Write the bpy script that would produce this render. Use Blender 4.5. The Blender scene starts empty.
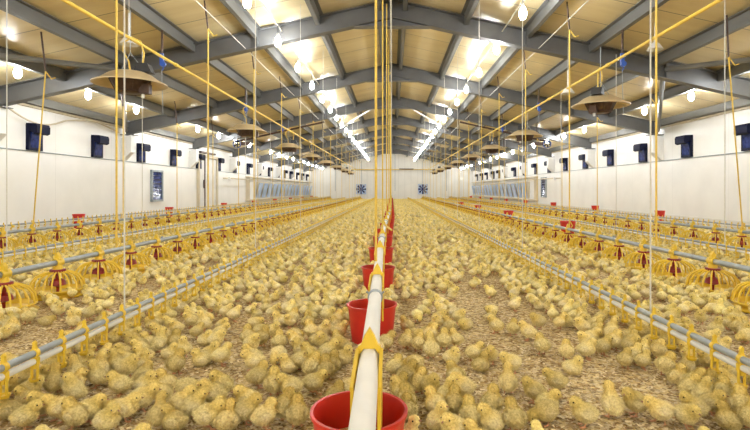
import bpy, bmesh, math, random
import numpy as np
from mathutils import Vector, Matrix, Euler
random.seed(11); RNG = np.random.default_rng(5)
PI = math.pi
H = 0.95            # camera height
F = 505.0           # focal length in pixels of the 750 px wide frame
CX, CY = 392.0, 190.0
SC = bpy.context.scene
COL = SC.collection

# ------------------------------------------------------------------ camera
cam_d = bpy.data.cameras.new('camera'); cam = bpy.data.objects.new('camera', cam_d); COL.objects.link(cam)
cam.location = (0, 0, H); cam.rotation_euler = (PI/2, 0, 0)
cam_d.sensor_width = 36; cam_d.lens = F/750*36
cam_d.shift_x = -(CX-375)/750; cam_d.shift_y = -(215-CY)/750
cam_d.clip_start = 0.05; cam_d.clip_end = 200
SC.camera = cam
SC.view_settings.view_transform = 'Standard'; SC.view_settings.look = 'None'
SC.view_settings.gamma = 1; SC.view_settings.use_curve_mapping = False
SC.view_settings.exposure = 0.6

# ------------------------------------------------------------------ materials
def nodes(name):
    m = bpy.data.materials.new(name); m.use_nodes = True
    nt = m.node_tree; b = nt.nodes['Principled BSDF']
    return m, nt, b
def ramp(nt, stops):
    r = nt.nodes.new('ShaderNodeValToRGB')
    while len(r.color_ramp.elements) < len(stops): r.color_ramp.elements.new(0.5)
    for e, (p, c) in zip(r.color_ramp.elements, stops):
        e.position = p; e.color = (*c, 1)
    return r
def mat(name, c, rough=.5, metal=0.0, var=.08, scale=8.0, bump=0.0, stretch=(1, 1, 1), spec=.5):
    m, nt, b = nodes(name)
    tc = nt.nodes.new('ShaderNodeTexCoord'); mp = nt.nodes.new('ShaderNodeMapping'); mp.inputs['Scale'].default_value = stretch
    nz = nt.nodes.new('ShaderNodeTexNoise'); nz.inputs['Scale'].default_value = scale; nz.inputs['Detail'].default_value = 4
    nt.links.new(tc.outputs['Object'], mp.inputs[0]); nt.links.new(mp.outputs[0], nz.inputs['Vector'])
    lo = tuple(max(0, v*(1-var)) for v in c); hi = tuple(min(1, v*(1+var)) for v in c)
    r = ramp(nt, [(.3, lo), (.7, hi)])
    nt.links.new(nz.outputs['Fac'], r.inputs[0]); nt.links.new(r.outputs[0], b.inputs['Base Color'])
    b.inputs['Roughness'].default_value = rough; b.inputs['Metallic'].default_value = metal
    b.inputs['Specular IOR Level'].default_value = spec
    if bump:
        bp = nt.nodes.new('ShaderNodeBump'); bp.inputs['Strength'].default_value = bump; bp.inputs['Distance'].default_value = .01
        nt.links.new(nz.outputs['Fac'], bp.inputs['Height']); nt.links.new(bp.outputs[0], b.inputs['Normal'])
    return m
def emit(name, c, s):
    m, nt, b = nodes(name)
    b.inputs['Base Color'].default_value = (*c, 1)
    b.inputs['Emission Color'].default_value = (*c, 1); b.inputs['Emission Strength'].default_value = s
    return m

M = {}
M['steel'] = mat('grey_painted_steel', (.13, .13, .128), .45, .2, .12, 3)
M['purlin'] = mat('galvanised_steel', (.19, .19, .18), .5, .25, .15, 5, stretch=(1, .15, 1))
M['galv'] = mat('galvanised_pipe', (.36, .40, .43), .5, .35, .12, 14)
M['pvc'] = mat('white_pipe_plastic', (.80, .79, .76), .6, 0, .04, 9)
M['yellow'] = mat('yellow_plastic', (.82, .57, .045), .4, 0, .07, 9)
M['ycord'] = mat('yellow_cord', (.80, .56, .10), .7, 0, .08, 40)
M['gaspipe'] = mat('yellow_painted_pipe', (.85, .60, .07), .4, 0, .06, 6)
M['wcord'] = mat('white_cord', (.70, .68, .60), .7, 0, .06, 40)
M['red'] = mat('red_plastic', (.62, .028, .018), .38, 0, .1, 7)
M['darkred'] = mat('dark_red_plastic', (.26, .012, .01), .4, 0, .1, 12)
M['feed'] = mat('feed_crumb', (.62, .42, .17), .9, 0, .35, 160, .6)
M['black'] = mat('black_plastic', (.02, .02, .022), .4, 0, .2, 9)
M['iron'] = mat('dark_iron', (.085, .05, .035), .5, .4, .3, 14)
M['canopy'] = mat('cream_metal_canopy', (.60, .47, .27), .38, .25, .08, 6)
M['navy'] = mat('navy_plastic', (.005, .007, .028), .6, 0, .2, 9, spec=.15)
M['bluegloss'] = mat('glossy_dark_blue', (.02, .035, .15), .15, 0, .5, 11)
M['blue'] = mat('blue_plastic', (.03, .10, .45), .4, 0, .1, 9)
M['windowblue'] = mat('pale_blue_glazing', (.40, .55, .82), .3, 0, .18, 4)
M['trim'] = mat('cream_trim', (.60, .52, .38), .5, 0, .08, 5)
M['white'] = mat('white_enamel', (.80, .79, .76), .35, 0, .04, 9)
M['hose'] = mat('cream_hose', (.62, .54, .40), .5, 0, .05, 9)
M['greybox'] = mat('pale_grey_cladding', (.74, .73, .70), .5, 0, .05, 5)
M['bulb'] = emit('lamp_glass', (.95, .98, 1.0), 150)

# wall panels: off-white sandwich panels with vertical joints and dust
def wall_mat(name, axis, pitch, c, gap=.012):
    m, nt, b = nodes(name)
    N = nt.nodes.new; L = nt.links.new
    geo = N('ShaderNodeNewGeometry'); sx = N('ShaderNodeSeparateXYZ'); L(geo.outputs['Position'], sx.inputs[0])
    d = N('ShaderNodeMath'); d.operation = 'DIVIDE'; L(sx.outputs[axis], d.inputs[0]); d.inputs[1].default_value = pitch
    fr = N('ShaderNodeMath'); fr.operation = 'FRACT'; L(d.outputs[0], fr.inputs[0])
    lt = N('ShaderNodeMath'); lt.operation = 'LESS_THAN'; L(fr.outputs[0], lt.inputs[0]); lt.inputs[1].default_value = gap/pitch
    nz = N('ShaderNodeTexNoise'); nz.inputs['Scale'].default_value = 1.4; nz.inputs['Detail'].default_value = 5
    L(geo.outputs['Position'], nz.inputs['Vector'])
    r = ramp(nt, [(.3, tuple(v*.93 for v in c)), (.65, c)]); L(nz.outputs['Fac'], r.inputs[0])
    mx = N('ShaderNodeMixRGB'); L(lt.outputs[0], mx.inputs[0]); L(r.outputs[0], mx.inputs[1]); mx.inputs[2].default_value = (*[v*.86 for v in c], 1)
    L(mx.outputs[0], b.inputs['Base Color']); b.inputs['Roughness'].default_value = .45
    bp = N('ShaderNodeBump'); bp.inputs['Strength'].default_value = .5; bp.inputs['Distance'].default_value = .01; bp.invert = True
    L(lt.outputs[0], bp.inputs['Height']); L(bp.outputs[0], b.inputs['Normal'])
    return m
M['wall_side'] = wall_mat('side_wall_panels', 1, 2.4, (.86, .85, .82))
M['wall_end'] = wall_mat('end_wall_panels', 0, .62, (.86, .84, .78), .05)

# ceiling: beige profiled lining sheets, joints run up the slope
def ceiling_mat():
    m, nt, b = nodes('beige_roof_lining')
    N = nt.nodes.new; L = nt.links.new
    geo = N('ShaderNodeNewGeometry'); sx = N('ShaderNodeSeparateXYZ'); L(geo.outputs['Position'], sx.inputs[0])
    def saw(p, w):
        d = N('ShaderNodeMath'); d.operation = 'DIVIDE'; L(sx.outputs[1], d.inputs[0]); d.inputs[1].default_value = p
        f = N('ShaderNodeMath'); f.operation = 'FRACT'; L(d.outputs[0], f.inputs[0])
        l = N('ShaderNodeMath'); l.operation = 'LESS_THAN'; L(f.outputs[0], l.inputs[0]); l.inputs[1].default_value = w/p
        return l
    big = saw(1.0, .018); fine = saw(.125, .035)
    mp = N('ShaderNodeMapping'); mp.inputs['Scale'].default_value = (.35, 2.2, .35); L(geo.outputs['Position'], mp.inputs[0])
    nz = N('ShaderNodeTexNoise'); nz.inputs['Scale'].default_value = 1.5; nz.inputs['Detail'].default_value = 6; L(mp.outputs[0], nz.inputs['Vector'])
    r = ramp(nt, [(.3, (.72, .58, .31)), (.7, (.85, .73, .45))]); L(nz.outputs['Fac'], r.inputs[0])
    m1 = N('ShaderNodeMixRGB'); L(big.outputs[0], m1.inputs[0]); L(r.outputs[0], m1.inputs[1]); m1.inputs[2].default_value = (.20, .16, .10, 1)
    L(m1.outputs[0], b.inputs['Base Color'])
    rr = N('ShaderNodeMapRange'); L(nz.outputs['Fac'], rr.inputs[0]); rr.inputs[3].default_value = .22; rr.inputs[4].default_value = .42
    L(rr.outputs[0], b.inputs['Roughness']); b.inputs['Metallic'].default_value = .1
    ad = N('ShaderNodeMath'); ad.operation = 'ADD'; L(big.outputs[0], ad.inputs[0])
    ml = N('ShaderNodeMath'); ml.operation = 'MULTIPLY'; ml.inputs[1].default_value = .35; L(fine.outputs[0], ml.inputs[0]); L(ml.outputs[0], ad.inputs[1])
    bp = N('ShaderNodeBump'); bp.inputs['Strength'].default_value = .35; bp.inputs['Distance'].default_value = .01; L(ad.outputs[0], bp.inputs['Height'])
    L(bp.outputs[0], b.inputs['Normal'])
    return m
M['ceiling'] = ceiling_mat()

# litter: wood shavings
def litter_mat():
    m, nt, b = nodes('wood_shavings_litter')
    N = nt.nodes.new; L = nt.links.new
    geo = N('ShaderNodeNewGeometry')
    nw = N('ShaderNodeTexNoise'); nw.inputs['Scale'].default_value = 30; L(geo.outputs['Position'], nw.inputs['Vector'])
    mxv = N('ShaderNodeMixRGB'); mxv.inputs[0].default_value = .02; L(geo.outputs['Position'], mxv.inputs[1]); L(nw.outputs['Color'], mxv.inputs[2])
    cols = []
    for sc in (52, 105):
        v = N('ShaderNodeTexVoronoi'); v.inputs['Scale'].default_value = sc; L(mxv.outputs[0], v.inputs['Vector'])
        sp = N('ShaderNodeSeparateColor'); L(v.outputs['Color'], sp.inputs[0])
        r = ramp(nt, [(.0, (.15, .08, .025)), (.28, (.44, .27, .10)), (.55, (.80, .63, .31)), (1, (.95, .85, .56))]); L(sp.outputs[0], r.inputs[0])
        cols.append((r, v, sp))
    m1 = N('ShaderNodeMixRGB'); m1.inputs[0].default_value = .35; L(cols[0][0].outputs[0], m1.inputs[1]); L(cols[1][0].outputs[0], m1.inputs[2])
    nz = N('ShaderNodeTexNoise'); nz.inputs['Scale'].default_value = 1.3; nz.inputs['Detail'].default_value = 5; L(geo.outputs['Position'], nz.inputs['Vector'])
    r2 = ramp(nt, [(.35, (.72, .66, .56)), (.65, (1, 1, 1))]); L(nz.outputs['Fac'], r2.inputs[0])
    m2 = N('ShaderNodeMixRGB'); m2.blend_type = 'MULTIPLY'; m2.inputs[0].default_value = 1; L(m1.outputs[0], m2.inputs[1]); L(r2.outputs[0], m2.inputs[2])
    L(m2.outputs[0], b.inputs['Base Color']); b.inputs['Roughness'].default_value = .9; b.inputs['Specular IOR Level'].default_value = .2
    bp = N('ShaderNodeBump'); bp.inputs['Strength'].default_value = .9; bp.inputs['Distance'].default_value = .006
    L(cols[0][2].outputs[0], bp.inputs['Height']); L(bp.outputs[0], b.inputs['Normal'])
    return m
M['litter'] = litter_mat()

def chip_mat():
    m, nt, b = nodes('loose_wood_chips')
    a = nt.nodes.new('ShaderNodeAttribute'); a.attribute_name = 'col'
    nt.links.new(a.outputs['Color'], b.inputs['Base Color']); b.inputs['Roughness'].default_value = .85
    return m
M['chips'] = chip_mat()

def chick_mat():
    m, nt, b = nodes('chick_down')
    N = nt.nodes.new; L = nt.links.new
    a = N('ShaderNodeAttribute'); a.attribute_name = 'col'
    oi = N('ShaderNodeObjectInfo')
    r = ramp(nt, [(0, (.80, .75, .64)), (.5, (.98, .96, .92)), (1, (1.08, 1.05, 1.05))]); L(oi.outputs['Random'], r.inputs[0])
    m1 = N('ShaderNodeMixRGB'); m1.blend_type = 'MULTIPLY'; m1.inputs[0].default_value = 1; L(a.outputs['Color'], m1.inputs[1]); L(r.outputs[0], m1.inputs[2])
    tc = N('ShaderNodeTexCoord'); nz = N('ShaderNodeTexNoise'); nz.inputs['Scale'].default_value = 110; nz.inputs['Detail'].default_value = 3; L(tc.outputs['Object'], nz.inputs['Vector'])
    r2 = ramp(nt, [(.32, (.80, .77, .66)), (.62, (1.08, 1.08, 1.08))]); L(nz.outputs['Fac'], r2.inputs[0])
    m2 = N('ShaderNodeMixRGB'); m2.blend_type = 'MULTIPLY'; m2.inputs[0].default_value = 1; L(m1.outputs[0], m2.inputs[1]); L(r2.outputs[0], m2.inputs[2])
    L(m2.outputs[0], b.inputs['Base Color'])
    b.inputs['Roughness'].default_value = 1; b.inputs['Specular IOR Level'].default_value = .1
    b.inputs['Sheen Weight'].default_value = .25; b.inputs['Sheen Tint'].default_value = (1, .9, .6, 1)
    bp = N('ShaderNodeBump'); bp.inputs['Strength'].default_value = .5; bp.inputs['Distance'].default_value = .004
    L(nz.outputs['Fac'], bp.inputs['Height']); L(bp.outputs[0], b.inputs['Normal'])
    return m
M['down'] = chick_mat()
M['skin'] = mat('chick_leg_skin', (.66, .33, .17), .5, 0, .1, 60)
M['beak'] = mat('chick_beak_horn', (.42, .22, .13), .45, 0, .1, 90)
M['eye'] = mat('chick_eye_black', (.006, .005, .005), .12, 0, .1, 90)

# ------------------------------------------------------------------ mesh builder
class MB:
    def __init__(s): s.v = []; s.f = []; s.m = []; s.mats = []
    def mi(s, m):
        if m not in s.mats: s.mats.append(m)
        return s.mats.index(m)
    def add(s, vs, fs, m):
        k = len(s.v); s.v += [tuple(v) for v in vs]; i = s.mi(m)
        for f in fs: s.f.append(tuple(k+a for a in f)); s.m.append(i)
        return s
    def box(s, c, d, m, R=None):
        x, y, z = d[0]/2, d[1]/2, d[2]/2
        vs = [Vector((a*x, b*y, e*z)) for a in (-1, 1) for b in (-1, 1) for e in (-1, 1)]
        if R is not None: vs = [R @ v for v in vs]
        vs = [v+Vector(c) for v in vs]
        return s.add(vs, [(0, 1, 3, 2), (4, 6, 7, 5), (0, 4, 5, 1), (2, 3, 7, 6), (0, 2, 6, 4), (1, 5, 7, 3)], m)
    def prism(s, pts, a, b, m, axis='y'):
        # pts: outline in the two other axes, extruded from a to b
        n = len(pts)
        def P(p, t):
            return {'y': (p[0], t, p[1]), 'x': (t, p[0], p[1]), 'z': (p[0], p[1], t)}[axis]
        vs = [P(p, a) for p in pts]+[P(p, b) for p in pts]
        fs = [tuple(range(n)), tuple(range(2*n-1, n-1, -1))]+[(i, i+n, (i+1) % n+n, (i+1) % n) for i in range(n)]
        return s.add(vs, fs, m)
    def tube(s, pts, r, m, n=8, closed=False):
        pts = [Vector(p) for p in pts]; rs = r if isinstance(r, (list, tuple)) else [r]*len(pts)
        k = len(pts); vs = []; up = None
        for i, p in enumerate(pts):
            if closed: t = pts[(i+1) % k]-pts[i-1]
            else: t = pts[min(i+1, k-1)]-pts[max(i-1, 0)]
            t.normalize()
            if up is None:
                up = Vector((0, 0, 1)) if abs(t.z) < .9 else Vector((1, 0, 0))
            a = t.cross(up).normalized(); b = a.cross(t).normalized(); up = b
            for j in range(n):
                w = 2*PI*j/n; vs.append(p+(a*math.cos(w)+b*math.sin(w))*rs[i])
        fs = []
        for i in range(k if closed else k-1):
            for j in range(n):
                a0 = i*n+j; a1 = i*n+(j+1) % n; i2 = (i+1) % k
                fs.append((a0, a1, i2*n+(j+1) % n, i2*n+j))
        if not closed: fs += [tuple(range(n-1, -1, -1)), tuple((k-1)*n+j for j in range(n))]
        return s.add(vs, fs, m)
    def lathe(s, prof, c, m, n=24, axis='z', closed=False):
        vs = []; k = len(prof)
        for (r, z) in prof:
            for j in range(n):
                w = 2*PI*j/n
                q = (r*math.cos(w), r*math.sin(w), z)
                if axis == 'y': q = (q[0], q[2], q[1])
                if axis == 'x': q = (q[2], q[0], q[1])
                vs.append((c[0]+q[0], c[1]+q[1], c[2]+q[2]))
        fs = [(i*n+j, i*n+(j+1) % n, ((i+1) % k)*n+(j+1) % n, ((i+1) % k)*n+j) for i in range(k if closed else k-1) for j in range(n)]
        return s.add(vs, fs, m)
    def mesh(s, name, smooth=True):
        me = bpy.data.meshes.new(name); me.from_pydata(s.v, [], s.f)
        for m in s.mats: me.materials.append(M[m])
        me.polygons.foreach_set('material_index', s.m)
        bm = bmesh.new(); bm.from_mesh(me); bmesh.ops.recalc_face_normals(bm, faces=bm.faces)
        if smooth:
            for f in bm.faces: f.smooth = True
            for e in bm.edges:
                if len(e.link_faces) == 2 and e.calc_face_angle(0) > .7: e.smooth = False
        bm.to_mesh(me); bm.free()
        return me
def link(name, me, parent=None, loc=(0, 0, 0), rz=0, scale=None):
    o = bpy.data.objects.new(name, me); COL.objects.link(o)
    o.location = loc; o.rotation_euler = (0, 0, rz)
    if scale: o.scale = (scale,)*3 if isinstance(scale, (int, float)) else scale
    if parent: o.parent = parent
    return o
def tag(o, label, cat, group=None):
    o['label'] = label; o['category'] = cat
    if group: o['group'] = group
    return o
def thing(name, label, cat, loc=(0, 0, 0), rz=0, group=None):
    return tag(link(name, None, None, loc, rz), label, cat, group)
def struct(name, mb, smooth=False):
    o = link(name, mb.mesh(name, smooth)); o['kind'] = 'structure'; return o
def copy_tree(o, parent=None):
    c = o.copy(); COL.objects.link(c); c.parent = parent
    for ch in list(o.children): copy_tree(ch, c)
    return c
ORD = ['nearest', 'second nearest', 'third nearest', 'fourth nearest', 'fifth nearest', 'sixth nearest', 'seventh nearest', 'eighth nearest', 'ninth nearest', 'tenth nearest',
       'eleventh nearest', 'twelfth nearest', 'thirteenth nearest', 'fourteenth nearest', 'fifteenth nearest', 'sixteenth nearest', 'seventeenth nearest', 'eighteenth nearest',
       'nineteenth nearest', 'twentieth nearest', 'twenty-first nearest', 'twenty-second nearest', 'twenty-third nearest', 'twenty-fourth nearest', 'twenty-fifth nearest',
       'twenty-sixth nearest', 'twenty-seventh nearest', 'twenty-eighth nearest', 'twenty-ninth nearest', 'thirtieth nearest', 'thirty-first nearest', 'thirty-second nearest']
SIDE = {-1: 'left', 1: 'right'}

# ------------------------------------------------------------------ building shell
W = 8.0; Y0 = -7.0; Y1 = 50.0; SL = .223
def roof(x): return H+3.80-SL*abs(x)          # underside of the lining
mb = MB(); mb.box((0, (Y0+Y1)/2, -.15), (2*W+.4, Y1-Y0+.4, .3), 'litter'); struct('floor', mb)
for s in (-1, 1):
    mb = MB(); mb.box((s*(W+.08), (Y0+Y1)/2, roof(W)/2+.05), (.16, Y1-Y0, roof(W)+.1), 'wall_side'); struct('wall_'+SIDE[s], mb)
mb = MB(); mb.prism([(-W, 0), (W, 0), (W, roof(W)+.03), (0, roof(0)+.03), (-W, roof(W)+.03)], Y1, Y1+.16, 'wall_end'); struct('wall_back', mb)
# unseen end wall behind the camera, wide opening added to let fill light in
mb = MB(); DW = 5.0; DH = 2.9
mb.prism([(-W, 0), (-DW, 0), (-DW, DH), (DW, DH), (DW, 0), (W, 0), (W, roof(W)+.03), (0, roof(0)+.03), (-W, roof(W)+.03)], Y0-.16, Y0, 'wall_end'); struct('wall_front', mb)
mb = MB()
mb.prism([(-W-.2, roof(W+.2)), (0, roof(0)), (W+.2, roof(W+.2)), (W+.2, roof(W+.2)+.12), (0, roof(0)+.12), (-W-.2, roof(W+.2)+.12)], Y0-.1, Y1+.2, 'ceiling')
struct('ceiling', mb)
# eave strip along the top of each side wall
for i, s in enumerate((-1, 1)):
    mb = MB()
    mb.box((s*(W-.03), (Y0+Y1)/2, H+1.85), (.06, Y1-Y0, .05), 'trim')
    o = struct('trim_%d' % (i+1), mb)
    mb = MB(); mb.box((s*(W-.012), (Y0+Y1)/2, .12), (.024, Y1-Y0, .24), 'greybox'); struct('baseboard_'+SIDE[s], mb)
# ridge purlins, slope purlins and eave beams
PX = [.22, 1.43, 2.65, 3.9, 5.2, 6.45]
names = ['beside the ridge', 'just outside the ridge', 'above the inner lamps', 'above the heaters', 'outside the heaters', 'above the outer lamps']
for s in (-1, 1):
    for k, x in enumerate(PX):
        mb = MB(); zt = roof(x)+.0; d = .21; w = .075
        L2 = Y1-Y0; yc = (Y0+Y1)/2
        mb.box((s*x, yc, zt-d/2), (.012, L2, d), 'purlin')                                # web
        mb.box((s*(x+w/2), yc, zt-d+.006), (w, L2, .012), 'purlin')                      # lower flange
        mb.box((s*(x+w), yc, zt-d+.02), (.010, L2, .04), 'purlin')                        # lip
        mb.box((s*(x-w/2), yc, zt-.02), (w, L2, .012), 'purlin')
        o = link('roof_purlin', mb.mesh('roof_purlin', False))
        tag(o, 'long grey steel purlin %s on the %s slope' % (names[k], SIDE[s]), 'roof beam', 'steel roof purlins')
    mb = MB(); mb.box((s*(W-.10), (Y0+Y1)/2, H+1.98), (.18, Y1-Y0, .20), 'purlin')
    tag(link('eave_beam', mb.mesh('eave_beam', False)), 'grey steel beam along the top of the %s wall' % SIDE[s], 'roof beam', 'eave beams')

# portal frames
FR = [5, 10, 15, 20, 25, 30, 35, 40, 45]
def rafter_mb(s):
    mb = MB(); zu = lambda x: H+3.39-SL*x; xe = W-.1; x0 = .0
    y = 0; dep = .36
    def strip(za, zb, wy):
        mb.prism([(s*x0, zu(x0)+za), (s*xe, zu(xe)+za), (s*xe, zu(xe)+zb), (s*x0, zu(x0)+zb)], -wy/2, wy/2, 'steel')
    strip(0, .016, .20); strip(dep-.016, dep, .20); strip(.012, dep-.012, .012)
    for x in (2.65, 5.4):
        mb.prism([(s*(x-.01), zu(x)+.01), (s*(x+.01), zu(x)+.01), (s*(x+.01), zu(x)+dep-.02), (s*(x-.01), zu(x)+dep-.02)], -.09, .09, 'steel')
    return mb.mesh('rafter', False)
rm = {s: rafter_mb(s) for s in (-1, 1)}
mb = MB(); mb.prism([(-.74, H+3.225), (.74, H+3.225), (.02, H+3.40), (-.02, H+3.40)], -.012, .012, 'steel'); mb.box((0, 0, H+3.225), (1.5, .2, .016), 'steel')
mb.box((0, 0, H+3.49), (.03, .2, .5), 'steel'); apex = mb.mesh('apex_plate', False)
hm = {}
for s in (-1, 1):
    mb = MB()
    mb.prism([(s*(W), .88+H), (s*(W-.06), .88+H), (s*(W-.30), 1.12+H), (s*(W-.30), 1.62+H), (s*W, 1.54+H)], -.12, .12, 'greybox')
    mb.box((s*(W-.20), 0, H+1.635), (.40, .28, .018), 'steel'); hm[s] = mb.mesh('wall_bracket', False)
for k, y in enumerate(FR):
    lab = 'grey steel portal frame, out of sight overhead' if k == 0 else 'grey steel portal frame spanning the house, %s seen' % ORD[k-1]
    t = thing('portal_frame', lab, 'steel frame', (0, y, 0), 0, 'steel portal frames')
    for s in (-1, 1): link('rafter', rm[s], t); link('wall_bracket', hm[s], t)
    link('apex_plate', apex, t)
# diagonal wind braces
def rod(name, a, b, r, m, label, cat, group=None, n=8):
    a = Vector(a); b = Vector(b); mb = MB(); mb.tube([a-a, b-a], r, m, n)
    return tag(link(name, mb.mesh(name), None, a), label, cat, group)
for s in (-1, 1):
    rod('wind_brace', (s*5.4, 10.05, H+2.38), (s*7.85, 14.9, H+1.75), .05, 'purlin', 'grey tube brace from nearest frame back to %s wall' % SIDE[s], 'brace', 'roof wind braces')
    rod('wind_brace', (s*5.4, 9.95, H+2.38), (s*7.85, 5.1, H+1.80), .05, 'purlin', 'grey tube brace from nearest frame forward to %s wall' % SIDE[s], 'brace', 'roof wind braces')
    rod('wind_brace', (s*.85, 20.1, H+3.2), (s*2.75, 24.9, H+2.95), .04, 'white', 'pale thin brace near the ridge on the %s, far off' % SIDE[s], 'brace', 'ridge braces')
    rod('fan_mounting_bar', (s*2.55, 19.0, H+2.56), (s*5.95, 19.0, H+1.80), .035, 'iron', 'dark sloping bar under the third frame, %s side' % SIDE[s], 'bar', 'dark roof bars')

# ------------------------------------------------------------------ lamps
mb = MB(); mb.lathe([(.001, .16), (.028, .155), (.034, .09), (.030, .075), (.001, .075)], (0, 0, 0), 'white', 10); mb.tube([(0, 0, .15), (0, 0, .34)], .006, 'black', 6)
holder = mb.mesh('lamp_holder')
mb = MB(); mb.lathe([(.001, -.11), (.036, -.095), (.058, -.05), (.060, 0), (.048, .05), (.030, .08), (.001, .082)], (0, 0, 0), 'bulb', 10)
bulb = mb.mesh('bulb')
def lamp(x, y, z, lab):
    t = thing('ceiling_lamp', lab, 'lamp', (x, y, z), 0, 'bare glowing lamps under the roof')
    link('lamp_holder', holder, t); link('bulb', bulb, t)
for s in (-1, 1):
    ys = [(7.6 if s < 0 else 8.1)+2.05*k for k in range(20)]
    for k, y in enumerate(ys): lamp(s*(2.18 if s < 0 else 2.1), y, H+2.84, 'glowing bare lamp of the inner %s row, %s' % (SIDE[s], ORD[k]))
    for k in range(6): lamp(s*2.15, 5.6-2.05*k, H+2.84, 'bare lamp of the inner %s row, behind the camera' % SIDE[s])
    ys = [(8.93 if s < 0 else 9.1)+2.07*k for k in range(20)]
    for k, y in enumerate(ys): lamp(s*6.62, y, H+2.08, 'glowing bare lamp of the outer %s row, %s' % (SIDE[s], ORD[k]))
    for k in range(6): lamp(s*6.62, 6.9-2.07*k, H+2.08, 'bare lamp of the outer %s row, behind the camera' % SIDE[s])
    rod('lamp_conduit', (s*2.18, 2, H+3.14), (s*2.18, 49.5, H+3.14), .012, 'wcord', 'thin pale conduit above the inner %s lamps' % SIDE[s], 'conduit', 'lamp conduits', 6)
    rod('lamp_conduit', (s*6.62, 2, H+2.31), (s*6.62, 49.5, H+2.31), .012, 'wcord', 'thin pale conduit above the outer %s lamps' % SIDE[s], 'conduit', 'lamp conduits', 6)
    rod('winch_cable', (s*2.9, 1, H+2.80), (s*2.9, 49.5, H+2.80), .008, 'wcord', 'pale winch cable running over the inner %s pan line' % SIDE[s], 'cable', 'winch cables', 6)
rod('winch_cable', (-.02, 1, H+3.12), (-.02, 49.5, H+3.12), .014, 'wcord', 'pale winch cable running under the ridge', 'cable', 'winch cables', 6)

# gas pipes over the heaters
for s in (-1, 1):
    mb = MB(); L2 = 47.5
    mb.tube([(0, 0, 0), (0, L2, 0)], .022, 'gaspipe', 8)
    for k in range(16): mb.lathe([(.022, -.04), (.031, -.035), (.031, .035), (.022, .04)], (0, 3+k*3.0, 0), 'gaspipe', 8, 'y')
    tag(link('gas_pipe', mb.mesh('gas_pipe'), None, (s*3.42, 2.0, H+1.98)), 'yellow gas pipe running above the %s row of heaters' % SIDE[s], 'pipe', 'gas pipes')

# ------------------------------------------------------------------ heaters
def heater_meshes():
    R = {}
    mb = MB(); mb.lathe([(.50, -.012), (.50, .0), (.40, .045), (.30, .115), (.22, .150), (.10, .165), (.001, .168), (.001, .158), (.10, .155), (.22, .140), (.29, .105), (.39, .035), (.485, -.012)], (0, 0, 0), 'canopy', 36, closed=True)
    R['canopy'] = mb.mesh('canopy')
    mb = MB(); mb.lathe([(.001, -.13), (.15, -.13), (.19, -.10), (.27, .03), (.28, .10), (.001, .12)], (0, 0, 0), 'iron', 20)
    for k in range(12):
        w = 2*PI*k/12; mb.tube([(.275*math.cos(w), .275*math.sin(w), .05), (.185*math.cos(w), .185*math.sin(w), -.12)], .008, 'iron', 5)
    mb.lathe([(.18, -.13), (.20, -.115), (.18, -.10)], (0, 0, 0), 'iron', 20, closed=True)
    R['burner'] = mb.mesh('burner')
    mb = MB(); mb.prism([(.08, .15), (.32, .15), (.26, .27), (.11, .27)], -.09, .09, 'black'); R['control_box'] = mb.mesh('control_box', False)
    mb = MB(); mb.box((.23, -.06, -.08), (.14, .12, .13), 'iron'); mb.lathe([(.001, -.2), (.02, -.2), (.025, -.15), (.001, -.14)], (.2, -.06, 0), 'white', 8); R['gas_valve'] = mb.mesh('gas_valve', False)
    mb = MB(); pts = [(.0, .0, .16)]+[(-.12+.12*math.cos(a), 0, .30+.22*math.sin(a)) for a in [x*PI/8 for x in range(-1, 10)]]
    pts = [(.17, 0, .26), (.19, 0, .42), (.14, 0, .58), (.02, 0, .63), (-.09, 0, .56), (-.10, 0, .45), (-.02, 0, .30), (.0, 0, .17)]
    mb.tube(pts, .012, 'ycord', 6); R['gas_hose'] = mb.mesh('gas_hose')
    mb = MB()
    for w in (0.4, 2.5, 4.6): mb.tube([(.22*math.cos(w), .22*math.sin(w), .15), (0, 0, .42)], .005, 'galv', 5)
    mb.tube([(0, 0, .42), (0, 0, 1.0)], .006, 'galv', 5)
    R['hanging_chain'] = mb.mesh('hanging_chain')
    return R
HM = heater_meshes()
def heater(x, y, rz, lab):
    t = thing('gas_brooder_heater', lab, 'heater', (x, y, H+1.44), rz, 'hanging gas heaters'); t.scale = (.94, .94, 1)
    for n in ('canopy', 'burner', 'control_box', 'gas_valve', 'gas_hose', 'hanging_chain'): link(n, HM[n], t)
    return t
for k, y in enumerate([6.85, 12.35, 17.3, 22.3, 27.2, 32.5, 37.6, 42.8]):
    heater(-3.55, y, .1, 'cream dish heater hung under the roof, %s of the left row' % ORD[k])
for k, y in enumerate([8.6, 13.5, 17.9, 22.5, 27.2, 32.0, 36.8, 41.6]):
    t = heater(3.55, y, -2.2, 'cream dish heater hung under the roof, %s of the right row' % ORD[k])
# white reflector lamps near the heaters, unlit
for (x, y, z, lab) in ((-3.75, 7.2, 2.10, 'small white unlit reflector above the nearest left heater'), (3.45, 9.9, 1.92, 'small white unlit reflector left of the nearest right heater'),
                       (4.35, 8.35, 2.35, 'small white unlit reflector above the gas pipe, upper right')):
    mb = MB(); mb.lathe([(.02, .10), (.07, .06), (.13, -.03), (.125, -.03), (.06, .05), (.015, .08)], (0, 0, 0), 'white', 16, closed=True); mb.tube([(0, 0, .09), (0, 0, .42)], .012, 'white', 6)
    mb.tube([(0, 0, .42), (0, 0, roof(x)-H-z-.02)], .004, 'wcord', 5)
    tag(link('reflector_lamp', mb.mesh('reflector_lamp'), None, (x, y, H+z)), lab, 'lamp', 'unlit reflectors')
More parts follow.
